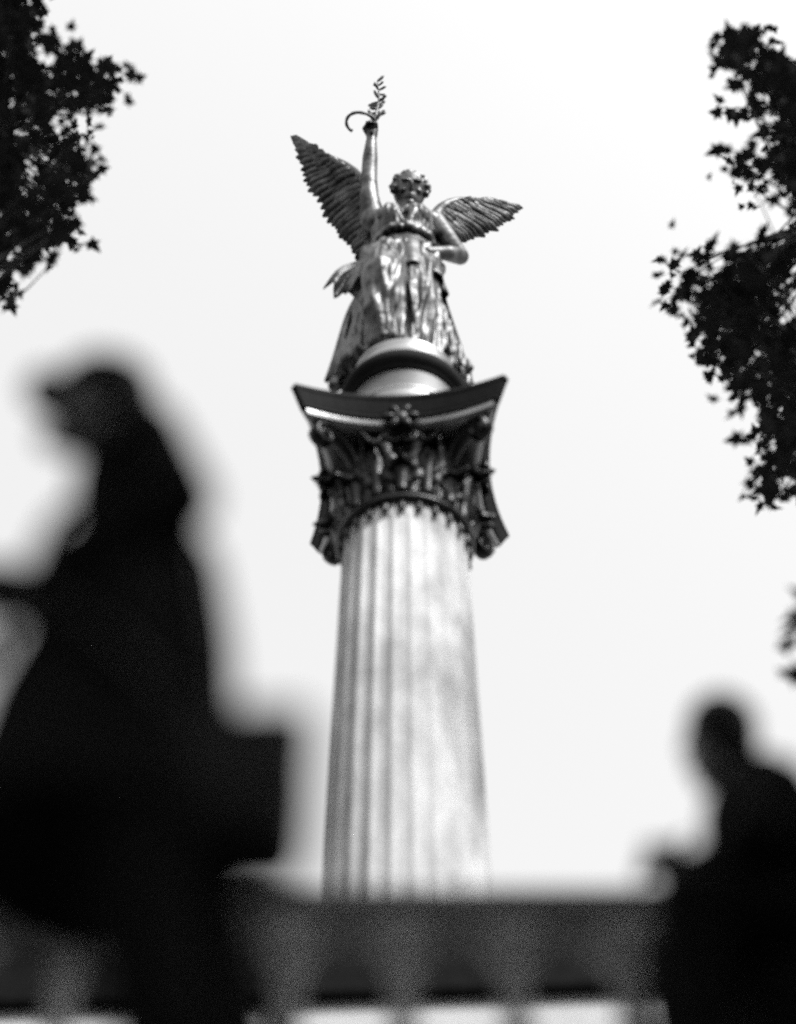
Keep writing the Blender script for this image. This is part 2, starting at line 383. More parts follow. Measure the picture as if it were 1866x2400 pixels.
# long robe, split open over the legs, trailing behind
def robe_vf(th):
    n, v, f = 180, [], []; secs = []
    zs = np.linspace(2.35, .03, 30)
    def R(z, a):
        t = (2.35 - z) / 2.32
        rx = .40 + .08 * t + .22 * t ** 2.2; ry = .32 + .10 * t + .10 * t ** 2
        cy = .02 + .20 * t
        am = .035 + .115 * t
        wob = .6 * sin(3.1 * t + 1)
        k = 1 + am * (sin(11 * a + wob * 2) + .55 * sin(19 * a - 1.3 + wob * 3) + .35 * sin(29 * a + wob))
        x = rx * k * cos(a); y = cy + ry * k * sin(a)
        if sin(a) < 0: y += .14 * t * (-sin(a)) ** 2        # front hem stays over the drum
        return x, y
    for s in (0, 1):
        for z in zs:
            for i in range(n):
                a = 2 * pi * i / n; x, y = R(z, a); e = z + (.05 * sin(7 * a) + .03 * sin(13 * a + 1)) * ((2.35 - z) / 2.32) ** 3 + .12 * max(0, -sin(a)) * ((2.35 - z) / 2.32) ** 4
                if s: x, y = x * (1 - th / .5), y * (1 - th / .5) + .01
                v.append((x, y, e))
    m = len(zs)
    for s in (0, 1):
        for k in range(m - 1):
            for i in range(n):
                b = s * m * n; f.append((b + k * n + i, b + k * n + (i + 1) % n, b + (k + 1) * n + (i + 1) % n, b + (k + 1) * n + i))
    for i in range(n):
        j = (i + 1) % n; f.append(((m - 1) * n + i, (m - 1) * n + j, m * n + (m - 1) * n + j, m * n + (m - 1) * n + i)); f.append((i, j, m * n + j, m * n + i))
    return v, f
legs = []
cap(legs, ((-.18, -.06, 2.2), .30), ((-.22, -.32, 1.72), .27), ((-.235, -.50, 1.22), .21), ((-.235, -.44, .75), .20), ((-.22, -.30, .16), .17))
cap(legs, ((.17, .0, 2.2), .30), ((.17, -.12, 1.7), .26), ((.15, -.22, 1.2), .20), ((.14, -.14, .7), .19), ((.13, -.06, .2), .17))
for q, (x0, x1, y0, y1) in enumerate(((-.02, -.04, -.24, -.30), (-.10, -.11, -.28, -.40), (.05, .03, -.2, -.26), (-.42, -.46, -.12, -.22), (.33, .36, -.02, -.12), (.40, .50, .1, .0), (-.46, -.62, .0, -.08))):
    cap(legs, ((x0, y0, 1.7), .05), ((x0 * .5 + x1 * .5 + .02 * sin(q * 2), (y0 + y1) / 2 - .02, 1.0), .065), ((x1, y1 + .04, .14), .085))
fuse('robe', [robe_vf(.03)] + legs, .022, M['gild'], ang, 3)
def drape(o, amp, sx, sz):
    me = o.data; n = len(me.vertices); co = np.empty(n * 3); me.vertices.foreach_get('co', co); co = co.reshape(-1, 3)
    no = np.array([tuple(v.normal) for v in me.vertices])
    for i in range(n):
        x, y, z = co[i]; a = noise.noise(Vector((x * sx, y * sx * .6, z * sz))); b_ = noise.noise(Vector((x * sx * 2.3 + 7, y * sx, z * sz * 1.5)))
        co[i] += no[i] * amp * ((1 - 2.4 * abs(a)) * .7 + b_ * .7 + .35 * noise.noise(Vector((x * sx * 4, y * sx * 3, z * sz * 4))))
    me.vertices.foreach_set('co', co.reshape(-1)); me.update()
drape(ang.children[-1], .075, 6.5, .9)
def overfold_vf(z1, z0, r1, r0, cy, am, nf, hem, th=.03, n=150, m=12):
    v, f = [], []
    for s in (0, 1):
        for k in range(m):
            t = k / (m - 1); z = z1 + (z0 - z1) * t
            for i in range(n):
                a = 2 * pi * i / n; kk = 1 + am * t ** .7 * (sin(nf * a + .7 * t) + .5 * sin((nf * 2 - 5) * a + 2) + .3 * sin((nf + 4) * a))
                rx = (r1[0] + (r0[0] - r1[0]) * t ** .8) * kk - s * th; ry = (r1[1] + (r0[1] - r1[1]) * t ** .8) * kk - s * th
                v.append((rx * cos(a), cy + ry * sin(a), z + t ** 2 * hem * (sin(nf * a + 1) + .7 * sin(5 * a)) + t * .25 * max(0, sin(a)) * hem * 4))
    for s in (0, 1):
        b = s * m * n
        for k in range(m - 1):
            for i in range(n): f.append((b + k * n + i, b + k * n + (i + 1) % n, b + (k + 1) * n + (i + 1) % n, b + (k + 1) * n + i))
    for i in range(n):
        j = (i + 1) % n
        for k in (0, m - 1): f.append((k * n + i, k * n + j, m * n + k * n + j, m * n + k * n + i))
    return v, f
mesh('overfold', *overfold_vf(2.66, 1.62, (.34, .285), (.52, .44), .0, .05, 9, .022), M['gild'], ang)
bod = [ell_vf((0, .01, 3.05), (.415, .32, .42), (-.08, 0, 0)), ell_vf((-.17, -.25, 3.05), (.185, .175, .18)), ell_vf((.17, -.25, 3.05), (.185, .175, .18)), ell_vf((0, -.02, 2.74), (.37, .31, .17))]
for k in range(13):
    u = -1 + k / 6; x1 = .32 * u; cap(bod, ((.36 * (1 if u > 0 else -1) * (.35 + .65 * abs(u)), -.10, 3.42), .035), ((x1 * .75 + .1 * (1 if u > 0 else -1), -.40 + .25 * u * u, 3.02 - .04 * (k % 2)), .032), ((x1, -.33 + .22 * u * u, 2.70), .04))
for k in range(22):
    a_ = 2 * pi * k / 22; bod.append(ell_vf((.36 * cos(a_), -.02 + .31 * sin(a_), 2.66 + .02 * sin(k * 2.3)), (.065, .065, .075), n=10))
drape(fuse('bodice', bod, .018, M['gild'], ang, 2), .02, 9, 3)
mesh('belt', *[[(x, y, z) for x, y, z in lathe_vf([(.345, 2.62), (.365, 2.64), (.365, 2.70), (.345, 2.72)], 64, False)[0]], lathe_vf([(.345, 2.62), (.365, 2.64), (.365, 2.70), (.345, 2.72)], 64, False)[1]], M['gild'], ang).scale = (1, .86, 1)
# fluttering cloth at both sides
def sash(pts, wid, nrm, th=.03, folds=5):
    c = bez(pts, 22); v, f = [], []; nw = 13; nrm = Vector(nrm).normalized()
    for s in (0, 1):
        for i, p in enumerate(c):
            t = i / 21; d = (c[min(i + 1, 21)] - c[max(i - 1, 0)]).normalized(); sd = d.cross(nrm).normalized(); w = wid[0] + (wid[1] - wid[0]) * t
            for k in range(nw):
                u = -1 + 2 * k / (nw - 1); v.append(p + sd * (u * w) + nrm * (.07 * t * sin(folds * u + 5 * t) + .03 * sin(11 * u + 3 * t) + s * th) + d * (.06 * sin(7 * u) * t))
    L = 22 * nw
    for s in (0, 1):
        for i in range(21):
            for k in range(nw - 1): f.append((s * L + i * nw + k, s * L + i * nw + k + 1, s * L + (i + 1) * nw + k + 1, s * L + (i + 1) * nw + k))
    for i in range(21):
        for k in (0, nw - 1): f.append((i * nw + k, (i + 1) * nw + k, L + (i + 1) * nw + k, L + i * nw + k))
    for k in range(nw - 1):
        for i in (0, 21): f.append((i * nw + k, i * nw + k + 1, L + i * nw + k + 1, L + i * nw + k))
    return v, f
mesh('sash', *sash([(-.36, .05, 2.5), (-.55, .08, 2.3), (-.66, .1, 2.2), (-.80, .16, 1.9)], (.14, .2), (.2, -1, .1)), M['gild'], ang)
mesh('sash', *sash([(-.40, .15, 1.9), (-.62, .22, 1.4), (-.58, .2, .9), (-.72, .26, .12)], (.14, .2), (.3, -1, .2), folds=7), M['gild'], ang)
mesh('sash', *sash([(.38, .1, 2.0), (.38, .2, 1.5), (.5, .25, 1.0), (.60, .32, .2)], (.12, .2), (-.3, -1, .2), folds=7), M['gild'], ang)
# hair with a wreath
hp = [ell_vf(hc + Vector((0, .04, .06)), (.225, .25, .265)), ell_vf(hc + Vector((0, .22, -.05)), (.13, .12, .13))]
for k in range(16):
    a = pi * (k / 15) * 1.15 - .24
    hp.append(ell_vf(hc + Vector((.225 * cos(a), -.06 + .02 * sin(k * 2.1), .03 + .24 * sin(a))), (.042, .07, .042), (0, a, k), 10))
fuse('hair', bow(hp), .014, M['gild'], ang, 2)
# wings: feather by feather
def feather_vf(b, t, w, n, lift=.005, th=.012, droop=.03):
    b, t, n = Vector(b), Vector(t), Vector(n).normalized(); d = t - b; L = d.length; d /= L; sd = d.cross(n).normalized(); n = sd.cross(d)
    v, f = [], []; K = 7
    for s in (0, 1):
        for k in range(K):
            u = k / (K - 1); ww = w * (.55 + .45 * min(1, u * 3)) * (1 if u < .75 else sqrt(max(0.03, 1 - ((u - .75) / .25) ** 2)))
            for q in (-1, -.12, .12, 1):
                v.append(b + d * (L * u) + sd * (q * ww) + n * ((.008 if abs(q) < .5 else 0) + lift * (1 - abs(q)) + droop * L * sin(pi * u) * .5 - s * th))
    for s in (0, 1):
        for k in range(K - 1):
            for q in range(3): f.append((s * K * 4 + k * 4 + q, s * K * 4 + k * 4 + q + 1, s * K * 4 + k * 4 + q + 5, s * K * 4 + k * 4 + q + 4))
    for k in range(K - 1):
        for q in (0, 3): f.append((k * 4 + q, k * 4 + 4 + q, K * 4 + k * 4 + 4 + q, K * 4 + k * 4 + q))
    for k in (0, K - 1):
        for q in range(3): f.append((k * 4 + q, k * 4 + q + 1, K * 4 + k * 4 + q + 1, K * 4 + k * 4 + q))
    return v, f
def wing(bone, trail, nrm):
    """bone: root -> wrist -> hand; trail: outline of the feather tips from wing tip to body"""
    bc = bez(bone, 60); tc = []
    for i in range(len(trail) - 1):
        for k in range(20): tc.append(Vector(trail[i]).lerp(Vector(trail[i + 1]), k / 20))
    tc.append(Vector(trail[-1])); nrm = Vector(nrm).normalized()
    arm = mesh('wing', *tube_vf(bc, [.13 * (1 - .72 * i / 59) for i in range(60)], 12), M['gild'], ang)
    def B(s): return bc[min(59, max(0, int(s * 59)))]
    def T(s): return tc[min(len(tc) - 1, max(0, int(s * (len(tc) - 1))))]
    N = 24
    for k in range(N):
        s = k / (N - 1); b = B(1 - s * .97); t = T(s) + Vector((0, 0, random.uniform(-.02, .02)))
        L = (t - b).length
        mesh('feather', *feather_vf(b, b + (t - b) * random.uniform(.95, 1.04), (.058 + .03 * s) * random.uniform(.85, 1.2), nrm + Vector((random.uniform(-.12, .12), random.uniform(-.12, .12), 0)), droop=.03), M['gild'], arm)
    for row, (frac, NN, off) in enumerate(((.66, 20, .035), (.44, 18, .07), (.25, 15, .10))):
        for k in range(NN):
            s = (k + .5) / NN; b = B(1 - s * .97); t = b.lerp(T(s * (.97) + .02), frac)
            mesh('feather', *feather_vf(b + nrm * off * .6, t + nrm * off * .8 + (t - b) * random.uniform(-.06, .06), (.07 + .012 * row) * random.uniform(.8, 1.2), nrm + Vector((random.uniform(-.15, .15), random.uniform(-.15, .15), 0)), droop=.04), M['gild'], arm)
    return arm
def loc(px, py, Yo):
    p = at(px, py, AY + Yo); return Vector((p.x - AX, p.y - AY, p.z - hz(SB)))
def chord(px, py, b, slope=.6):
    e = tan(PITCH + atan((1200 - py) / FPX)); Y = (b.z + SB + slope * (AY + b.y)) / (slope + e); return loc(px, py, Y - AY)
LW = [Vector((-.20, .22, 3.25)), Vector((-.45, .16, 3.9)), loc(880, 395, .0), loc(800, 388, -.04), loc(735, 352, -.06)]
lb = bez(LW, 6)
wing(LW, [loc(680, 318, -.05), chord(702, 395, lb[4]), chord(722, 452, lb[3]), chord(768, 520, lb[2]), chord(800, 560, lb[1]), chord(835, 605, lb[0])], (.05, -.42, -.9))
RW = [Vector((.25, .25, 3.3)), Vector((.45, .35, 3.8)), loc(1010, 462, .4), loc(1075, 466, .55), loc(1150, 474, .7)]
rb = bez(RW, 6)
wing(RW, [loc(1224, 486, .85), chord(1200, 515, rb[4]), chord(1165, 540, rb[3]), chord(1115, 562, rb[2]), chord(1070, 572, rb[1]), chord(1010, 580, rb[0])], (-.12, -.42, -.9))
# olive branch in the raised hand
ol = empty('olive_branch', (AX, AY, hz(SB))); tag(ol, 'slender olive branch held up in the raised hand of the angel', 'branch')
s0 = RH + Vector((.0, -.06, -.12)); stem_pts = bez([s0, RH + Vector((.02, -.06, .3)), RH + Vector((.14, -.04, .8)), RH + Vector((.06, -.05, 1.55))], 16)
st = mesh('stem', *tube_vf(stem_pts, [.028 - .0012 * i for i in range(16)], 8), M['gild'], ol)
wr = []; wu = Vector((0, -.88, .47))
for i in range(26):
    a = radians(-70 + 305 * i / 25); wr.append(RH + Vector((-.15 + .20 * cos(a), -.02, 0)) + wu * (.13 + .13 * sin(a)) + Vector((0, .012 * sin(2 * a), 0)))
mesh('wreath', *tube_vf(wr, [.018 + .006 * abs(sin(i * 1.1)) for i in range(26)], 8), M['gild'], ol)
lv = feather_vf((0, 0, 0), (0, 0, .21), .03, (0, -1, 0), lift=.004, th=.008, droop=.1)
l0 = mesh('leaf', *lv, M['gild'], st)
for k in range(24):
    o = l0 if k == 0 else l0.copy()
    if k: C.objects.link(o); o.parent = st
    i = 4 + int(k * 11.9 / 24); p = stem_pts[i]
    d = Vector(((1 if k % 2 else -1) * random.uniform(.35, 1.1), random.uniform(-.7, .5), random.uniform(.25, 1.0)))
    o.location = p; o.rotation_euler = d.to_track_quat('Z', 'Y').to_euler(); o.scale = [random.uniform(.65, 1.15) * (1 - .012 * k)] * 3

# ------------------------------------------------------------------ trees
LEAF = [(0, 0)] + [(.10, .06), (.42, -.06), (.30, .20), (.52, .46), (.24, .48), (.20, .62), (0, 1.0), (-.20, .62), (-.24, .48), (-.52, .46), (-.30, .20), (-.42, -.06), (-.10, .06)]
LV = np.array([(x, y, .10 * abs(x) - .10 * y * y) for x, y in LEAF] + [(0, .42, .0)])
NLV = len(LV); LF = [(i, i % (NLV - 2) + 1 if i else 1, NLV - 1) for i in range(0, NLV - 1)]
LF = [(i, (i + 1) % (NLV - 1), NLV - 1) for i in range(NLV - 1)]
def leaf_xform(p, s):
    d = Vector((0, 0, 1)) + Vector(rng.normal(size=3)) * .38        # blades lie roughly level and show their undersides from below
    q = d.to_track_quat('Z', 'Y') @ Euler((0, 0, rng.uniform(0, 6.28))).to_quaternion()
    return Matrix.LocRotScale(Vector(p), q, Vector((s * rng.uniform(.6, 1), s * rng.uniform(.8, 1.15), s)))
def leaves_mesh(name, mats, parent):
    n = len(mats); A = np.array([np.array(m) for m in mats]); V = np.einsum('nij,vj->nvi', A[:, :3, :3], LV) + A[:, None, :3, 3]
    me = bpy.data.meshes.new(name); me.vertices.add(n * NLV); me.vertices.foreach_set('co', V.reshape(-1))
    F = (np.array(LF)[None] + (np.arange(n) * NLV)[:, None, None]).reshape(-1)
    nf = n * len(LF); me.loops.add(nf * 3); me.loops.foreach_set('vertex_index', F); me.polygons.add(nf)
    me.polygons.foreach_set('loop_start', np.arange(nf) * 3); me.update(calc_edges=True); me.validate()
    return tag(link(name, me, parent, M['leaf'], False), kind='stuff')
leafme = bpy.data.meshes.new('leaf'); leafme.from_pydata([tuple(v) for v in LV], [], LF); leafme.materials.append(M['leaf']); leafme.update()
def inpoly(x, y, P):
    c = False; j = len(P) - 1
    for i in range(len(P)):
        if (P[i][1] > y) != (P[j][1] > y) and x < (P[j][0] - P[i][0]) * (y - P[i][1]) / (P[j][1] - P[i][1]) + P[i][0]: c = not c
        j = i
    return c
def tree(name, label, base, height, trunk_r, sprigs, leaf_s, limb_nodes, parts=250, per=8, spread=.2):
    """base on the ground; sprigs: twig end points in world space; limb_nodes: ends of the main limbs"""
    r = empty(name, base); tag(r, label, 'tree'); B = Vector(base)
    top = Vector((base[0], base[1], base[2] + height * .72))
    tp = [B + Vector((.12 * sin(i * 1.3), .12 * cos(i * 1.7), 0)) * (i > 0) + (top - B) * (i / 9) for i in range(10)]
    geo = [tube_vf([p - B for p in tp], [trunk_r * (1.25 if i == 0 else 1 - .085 * i) for i in range(10)], 14)]
    mesh('trunk', *geo[0], M['bark'], r)
    nodes = []
    for e in limb_nodes:
        e = Vector(e); z = min(max(.25, (e.z - B.z) / (height * .72) - .28), .95); s = tp[int(z * 9)]
        mid = s.lerp(e, .5) + Vector((0, 0, .12 * (e - s).length))
        c = bez([s, mid, e], 14); Ln = (e - s).length
        mesh('limb', *tube_vf([p - B for p in c], [trunk_r * (.42 - .024 * i) for i in range(14)], 8), M['bark'], r); nodes += c[4:]
    tw = []; ms = []; NA = np.array([tuple(n) for n in nodes])
    for p in sprigs:
        p = Vector(p); d = ((NA - np.array(p)) ** 2).sum(1); q = nodes[int(d.argmin())]; Lq = (p - q).length
        if Lq > .03:
            m1 = q.lerp(p, .5) + Vector(rng.normal(size=3)) * .08 * Lq
            tw.append(tube_vf([x - B for x in bez([q, m1, p], 5)], [.012 + .008 * Lq, .010 + .006 * Lq, .012, .008, .005], 4))
        dirn = (p - q).normalized()
        for k in range(per):
            off = Vector(np.clip(rng.normal(size=3), -1.25, 1.25)) * spread * .62 + dirn * rng.uniform(-.6, .6) * spread
            s = leaf_s * rng.uniform(.55, 1.3); ms.append(leaf_xform(p + off - B, s))
    mesh('twigs', *join(tw), M['bark'], r)['kind'] = 'stuff'
    inn = []
    for i, m in enumerate(ms):
        w = m.translation + B; pr = project(w)
        if pr and 0 < pr[0] < 1866 and 0 < pr[1] < 2400: inn.append((pr[2], i))
    inn.sort(); sel = set(i for _, i in inn[:parts])
    for i in sel:
        o = bpy.data.objects.new('leaf', leafme); C.objects.link(o); o.parent = r; o.matrix_local = ms[i]
    leaves_mesh('foliage', [m for i, m in enumerate(ms) if i not in sel], r)
    return r
def crown(center, rad, n, keep, reach=.3):
    o = []; c = Vector(center); tries = 0
    while len(o) < n and tries < n * 60:
        tries += 1; d = Vector(rng.normal(size=3)).normalized(); p = c + Vector((d.x * rad[0], d.y * rad[1], d.z * rad[2])) * rng.uniform(.25, 1) ** .5
        pr = project(p)
        g_ = 10 + FPX * reach / max(pr[2], .3) if pr else 0
        if pr and -g_ < pr[0] < 1866 + g_ and -g_ < pr[1] < 2400 + g_: continue
        if keep(p): o.append(p)
    return o
def inframe(poly, n, d0, d1, gap=.0, sc=1.0):
    xs = [p[0] for p in poly]; ys = [p[1] for p in poly]; o = []; tries = 0
    while len(o) < n and tries < n * 40:
        tries += 1; x, y = rng.uniform(min(xs), max(xs)), rng.uniform(min(ys), max(ys))
        if not inpoly(x, y, poly): continue
        if noise.noise(Vector((x / 75 * sc, y / 75 * sc, 3.3))) < gap: continue
        e = PITCH + atan((1200 - y) / FPX); d = rng.uniform(d0, d1); k = (1200 - y) / FPX
        v = Vector(((x - 933) / FPX * d, d * (cos(PITCH) - k * sin(PITCH)), d * (sin(PITCH) + k * cos(PITCH)) + ZC)); o.append(v)
    return o
PL = [(-80, -80), (115, -80), (125, 20), (95, 55), (60, 90), (150, 110), (160, 130), (215, 130), (228, 165), (295, 185), (270, 205), (215, 235), (175, 290), (215, 315), (165, 345), (240, 378), (225, 410), (150, 430), (185, 490), (130, 520), (185, 545), (235, 590), (180, 605), (120, 560), (75, 600), (40, 560), (20, 615), (65, 650), (20, 690), (-80, 720)]
PR = [(1960, 60), (1800, 75), (1750, 85), (1690, 115), (1680, 190), (1725, 265), (1800, 260), (1790, 300), (1710, 330), (1695, 400), (1765, 430), (1760, 510), (1770, 570), (1690, 600), (1620, 585), (1575, 625), (1558, 680), (1600, 715), (1650, 745), (1640, 830), (1710, 865), (1735, 950), (1745, 970), (1800, 1000), (1800, 1070), (1780, 1150), (1810, 1180), (1850, 1150), (1960, 1090)]
WIDE = (9, 9)
def box_ok(p): return True
lc = (-6.6, 8.2, 10.5); sp_l = crown(lc, (3.9, 3.6, 5.2), 900, box_ok) + inframe(PL, 250, 13.5, 18.5, -.06)
rc = (6.4, 8.8, 9.4); sp_r = crown(rc, (3.6, 3.4, 5.2), 900, box_ok) + inframe(PR, 340, 13, 18, -.02)
tree('leafy_tree', 'leafy tree whose dark foliage hangs in at the top left', (-7.2, 8.4, 0), 16, .32, sp_l, .16,
     [(-5, 7.4, 9), (-4.8, 8.6, 12), (-4.6, 7.6, 14), (-8, 10, 12), (-8.5, 6.5, 11), (-6, 8, 15), (-9, 8.5, 13)])
tree('leafy_tree', 'leafy tree whose dark foliage hangs down along the right edge', (7.0, 9.0, 0), 15, .32, sp_r, .16,
     [(4.6, 8.4, 8.4), (4.3, 8.6, 10.5), (4.4, 7.9, 12.5), (4.9, 7.6, 14), (8.5, 10.4, 11), (8.4, 7.2, 11), (6.5, 9, 14.5)])
# low twigs of a nearer young tree, right edge
tw_pts = inframe([(1850, 1440), (1920, 1430), (1960, 1500), (1870, 1480)], 7, 8.2, 8.6, -2) + inframe([(1870, 1570), (1950, 1540), (1950, 1620), (1875, 1610)], 7, 8.2, 8.6, -2) + crown((3.2, 5.4, 4.4), (.95, 1.2, 1.5), 110, box_ok)
tree('young_tree', 'slender young tree, only blurred twig tips showing at the right edge', (3.3, 5.4, 0), 5.5, .07, tw_pts, .12, [(2.5, 5.5, 4.2), (2.6, 5.4, 4.9), (3.7, 5.8, 4.8), (3.2, 4.8, 5.1)], parts=60, per=4, spread=.11)
# unseen tree added above and behind the camera to shade the foreground
sh = crown((.5, -2.8, 7.3), (8.5, 6.4, 3.0), 1500, lambda p: p.z > 4.0, 1.5)
tree('added_shade_tree', 'unseen broad tree added over the stairs to shade the people and the balustrade', (3.8, -5.5, -2.55), 13, .45, sh, .34,
     [(-4, -4, 7.5), (0, -1.5, 8.5), (3, -1, 8), (6, -4, 8), (-1, -6, 9), (2, -8, 8), (-3, -2, 9)], parts=0, per=7, spread=.34)

for lab, (bx, by), n in (('unseen dense tree added behind the stairs on the left to block sky light', (-7.5, -9.5), 900), ('unseen dense tree added straight behind the stairs to block sky light', (-.5, -13.5), 900), ('unseen dense tree added behind the stairs on the right to block sky light', (7.0, -10.5), 900)):  # foliage wall added out of view to block sky light from behind
    tree('added_screen_tree', lab, (bx, by, -2.55), 14, .4, crown((bx, by, 3.8), (5.2, 3.4, 6.2), n, lambda p: p.z > -1.6), .42,
         [(bx - 3, by, 4), (bx + 3, by, 4.5), (bx, by - 2, 6), (bx + 1, by + 2, 3), (bx - 1.5, by + 1.5, 7), (bx + 2, by, 8)], parts=0, per=7, spread=.42)
for lab, (bx, by), n in (('unseen bushy tree added left of the stairs to cut side light, nearest the balustrade', (-9.0, 1.6), 800), ('unseen bushy tree added left of the stairs to cut side light, farther from the balustrade', (-8.6, -4.6), 700), ('unseen bushy tree added right of the stairs to cut side light, nearest the balustrade', (9.0, 1.0), 800), ('unseen bushy tree added right of the stairs to cut side light, farther from the balustrade', (8.6, -5.0), 700)):  # trees added out of view on both sides to darken the foreground
    tree('added_side_tree', lab, (bx, by, -2.55 if by < 1.3 and abs(bx) < 8.9 else (0 if by > 2.5 else -2.55)), 11, .3, crown((bx, by, 3.2), (2.9, 3.3, 5.2), n, lambda p: p.z > -1.6), .42,
         [(bx - 1.6, by, 4), (bx + 1.6, by, 4.5), (bx, by - 2, 6), (bx, by + 2, 3.4), (bx - 1, by + 1.5, 6.5)], parts=0, per=7, spread=.4)
# ------------------------------------------------------------------ people
def head(l, c, fwd, s=1.0):
    """adds skull, jaw, nose, brow, lips, ears; fwd is the horizontal facing direction"""
    f = Vector(fwd).normalized(); sd = Vector((-f.y, f.x, 0)).normalized(); az = math.atan2(f.y, f.x); up = Vector((0, 0, 1)); c = Vector(c)
    E = lambda o, r, n=16: ell_vf(c + f * o[0] * s + sd * o[1] * s + up * o[2] * s, [x * s for x in r], (0, 0, az), n)
    l += [E((0, 0, .02), (.098, .077, .105)), E((.035, 0, -.055), (.062, .056, .065)), E((.102, 0, -.012), (.022, .014, .026), 10), E((.085, 0, .028), (.02, .055, .012), 10),
          E((.087, 0, -.05), (.014, .024, .006), 10), E((.085, 0, -.063), (.014, .02, .007), 10), E((.075, 0, -.098), (.022, .024, .016), 10),
          E((-.005, .078, -.005), (.022, .010, .032), 10), E((-.005, -.078, -.005), (.022, .010, .032), 10)]
def eyes(parent, c, fwd):
    f = Vector(fwd).normalized(); sd = Vector((-f.y, f.x, 0)); c = Vector(c)
    for q in (-1, 1): mesh('eye', *ell_vf(c + f * .083 + sd * .031 * q + Vector((0, 0, .006)), (.011, .011, .011), n=12), M['eye'], parent)
def hand(l, wrist, axis, side, grip):
    """palm, four fingers and a thumb"""
    w, a, s, g = Vector(wrist), Vector(axis).normalized(), Vector(side).normalized(), Vector(grip).normalized()
    for k in range(4): cap(l, (w, .020), (w + a * .085 + s * (k - 1.5) * .021, .0125))
    for k, L in enumerate((.9, 1.0, .94, .76)):
        b = w + a * .085 + s * (k - 1.5) * .021; p1 = b + (a * .9 + g * .3) * .042 * L; p2 = p1 + (a * .45 + g * .9) * .028 * L; p3 = p2 + (g - a * .15) * .02 * L
        cap(l, (b, .0105), (p1, .0098), (p2, .009), (p3, .008))
    b = w + a * .02 - s * .025; p1 = b - s * .03 + a * .035 + g * .012; p2 = p1 + a * .03 + g * .018 + s * .004
    cap(l, (b, .015), (p1, .0115), (p2, .009))
# standing person on the stairs, facing left
PX, PY = -.40, 1.80
pl = empty('person', (PX, PY, -.51)); tag(pl, 'person standing on the stairs in cap and long dark coat, forearm stretched forward', 'person')
F = (-1, 0, 0); HC = (-.20, 0, 1.585)
b = []; head(b, HC, (-1, -.15, 0), .95)
cap(b, ((-.185, 0, 1.51), .055), ((-.13, 0, 1.41), .06))
b += [ell_vf((-.095, 0, 1.26), (.085, .15, .2), (0, -.15, 0)), ell_vf((-.07, 0, 1.02), (.10, .14, .2)), ell_vf((-.06, 0, .88), (.12, .16, .14))]
ARML = {1: [(-.12, .16, 1.385), (-.13, .20, 1.17), (-.36, .18, 1.25), (-.58, .16, 1.27)], -1: [(-.06, -.14, 1.33), (.035, -.17, 1.10), (-.12, -.17, .97), (-.18, -.15, .90)]}
LEGL = {1: [(-.03, .09, .88), (.09, .09, .47), (.21, .09, .08)], -1: [(-.04, -.09, .88), (.03, -.09, .47), (.11, -.09, .08)]}
for q in (-1, 1):
    A = ARML[q]; cap(b, (A[0], .055), (A[1], .045), (A[2], .036), (A[3], .028))
    hand(b, A[3], Vector(A[3]) - Vector(A[2]), (0, 0, 1) if q > 0 else (.5, 0, .5), (0, -1, -.1) if q > 0 else (0, 1, 0))
    L = LEGL[q]; cap(b, (L[0], .09), (L[1], .06), (L[2], .042)); cap(b, (Vector(L[2]) - Vector((0, 0, .035)), .042), (Vector(L[2]) - Vector((.14, 0, .048)), .032))
fuse('body', b, .0075, M['skin'], pl, 2); eyes(pl, HC, (-1, -.15, 0))
co = [ell_vf((-.095, 0, 1.26), (.108, .17, .22), (0, -.2, 0)), ell_vf((-.075, 0, 1.05), (.13, .165, .25)), ell_vf((-.135, 0, 1.415), (.065, .075, .04), (0, -.4, 0)), ell_vf((-.15, 0, 1.465), (.072, .07, .045)), ell_vf((-.075, 0, 1.35), (.085, .13, .07))]
for q in (-1, 1):
    A = ARML[q]; cap(co, (A[0], .066), (A[1], .060), (A[2], .056), (Vector(A[3]).lerp(Vector(A[2]), .12), .046))
co.append(loft_vf([(-.055, 0, 1.12, .14, .155, .0, 7, 0), (-.05, 0, .95, .17, .17, .01, 7, 0), (-.06, 0, .75, .20, .195, .03, 7, .3), (-.07, 0, .55, .20, .21, .05, 7, .6), (-.06, 0, .46, .21, .22, .06, 7, .8)], 60))
fuse('coat', co, .014, M['cloth'], pl, 3)
tr = []
for q in (-1, 1):
    L = LEGL[q]; cap(tr, (L[0], .115), (L[1], .085), (Vector(L[2]) + Vector((0, 0, .04)), .07))
fuse('trousers', tr, .012, M['cloth2'], pl, 2)
for q in (-1, 1):
    x = LEGL[q][2][0]; sh_ = []; cap(sh_, ((x + .035, .09 * q, .048), .046), ((x - .05, .095 * q, .046), .047), ((x - .16, .1 * q, .040), .038)); cap(sh_, ((x + .01, .09 * q, .05), .05), ((x + .01, .09 * q, .11), .055))
    fuse('shoe', sh_, .009, M['leather'], pl, 2)
hh = Vector(HC); fuse('hair', [ell_vf(hh + Vector((.03, 0, .01)), (.085, .088, .10)), ell_vf(hh + Vector((-.078, -.01, -.105)), (.03, .03, .03)), ell_vf(hh + Vector((-.045, 0, -.09)), (.045, .048, .028)), ell_vf(hh + Vector((.07, 0, -.055)), (.03, .055, .05))], .01, M['hair'], pl, 2)
cp = [ell_vf(hh + Vector((.0, 0, .07)), (.102, .09, .068)), ell_vf(hh + Vector((-.10, -.012, .035)), (.065, .07, .013), (0, .12, .15))]
fuse('cap', cp, .008, M['cloth2'], pl, 2)
bag = empty('shoulder_bag', (PX, PY, -.51)); tag(bag, 'black shoulder bag hanging at the hip of the standing person', 'bag')
bb = mesh('bag_body', *boxvf(.07, .272, -.15, .05, .435, .66), M['leather'], bag, smooth=False); bevel(bb, .06, 5)
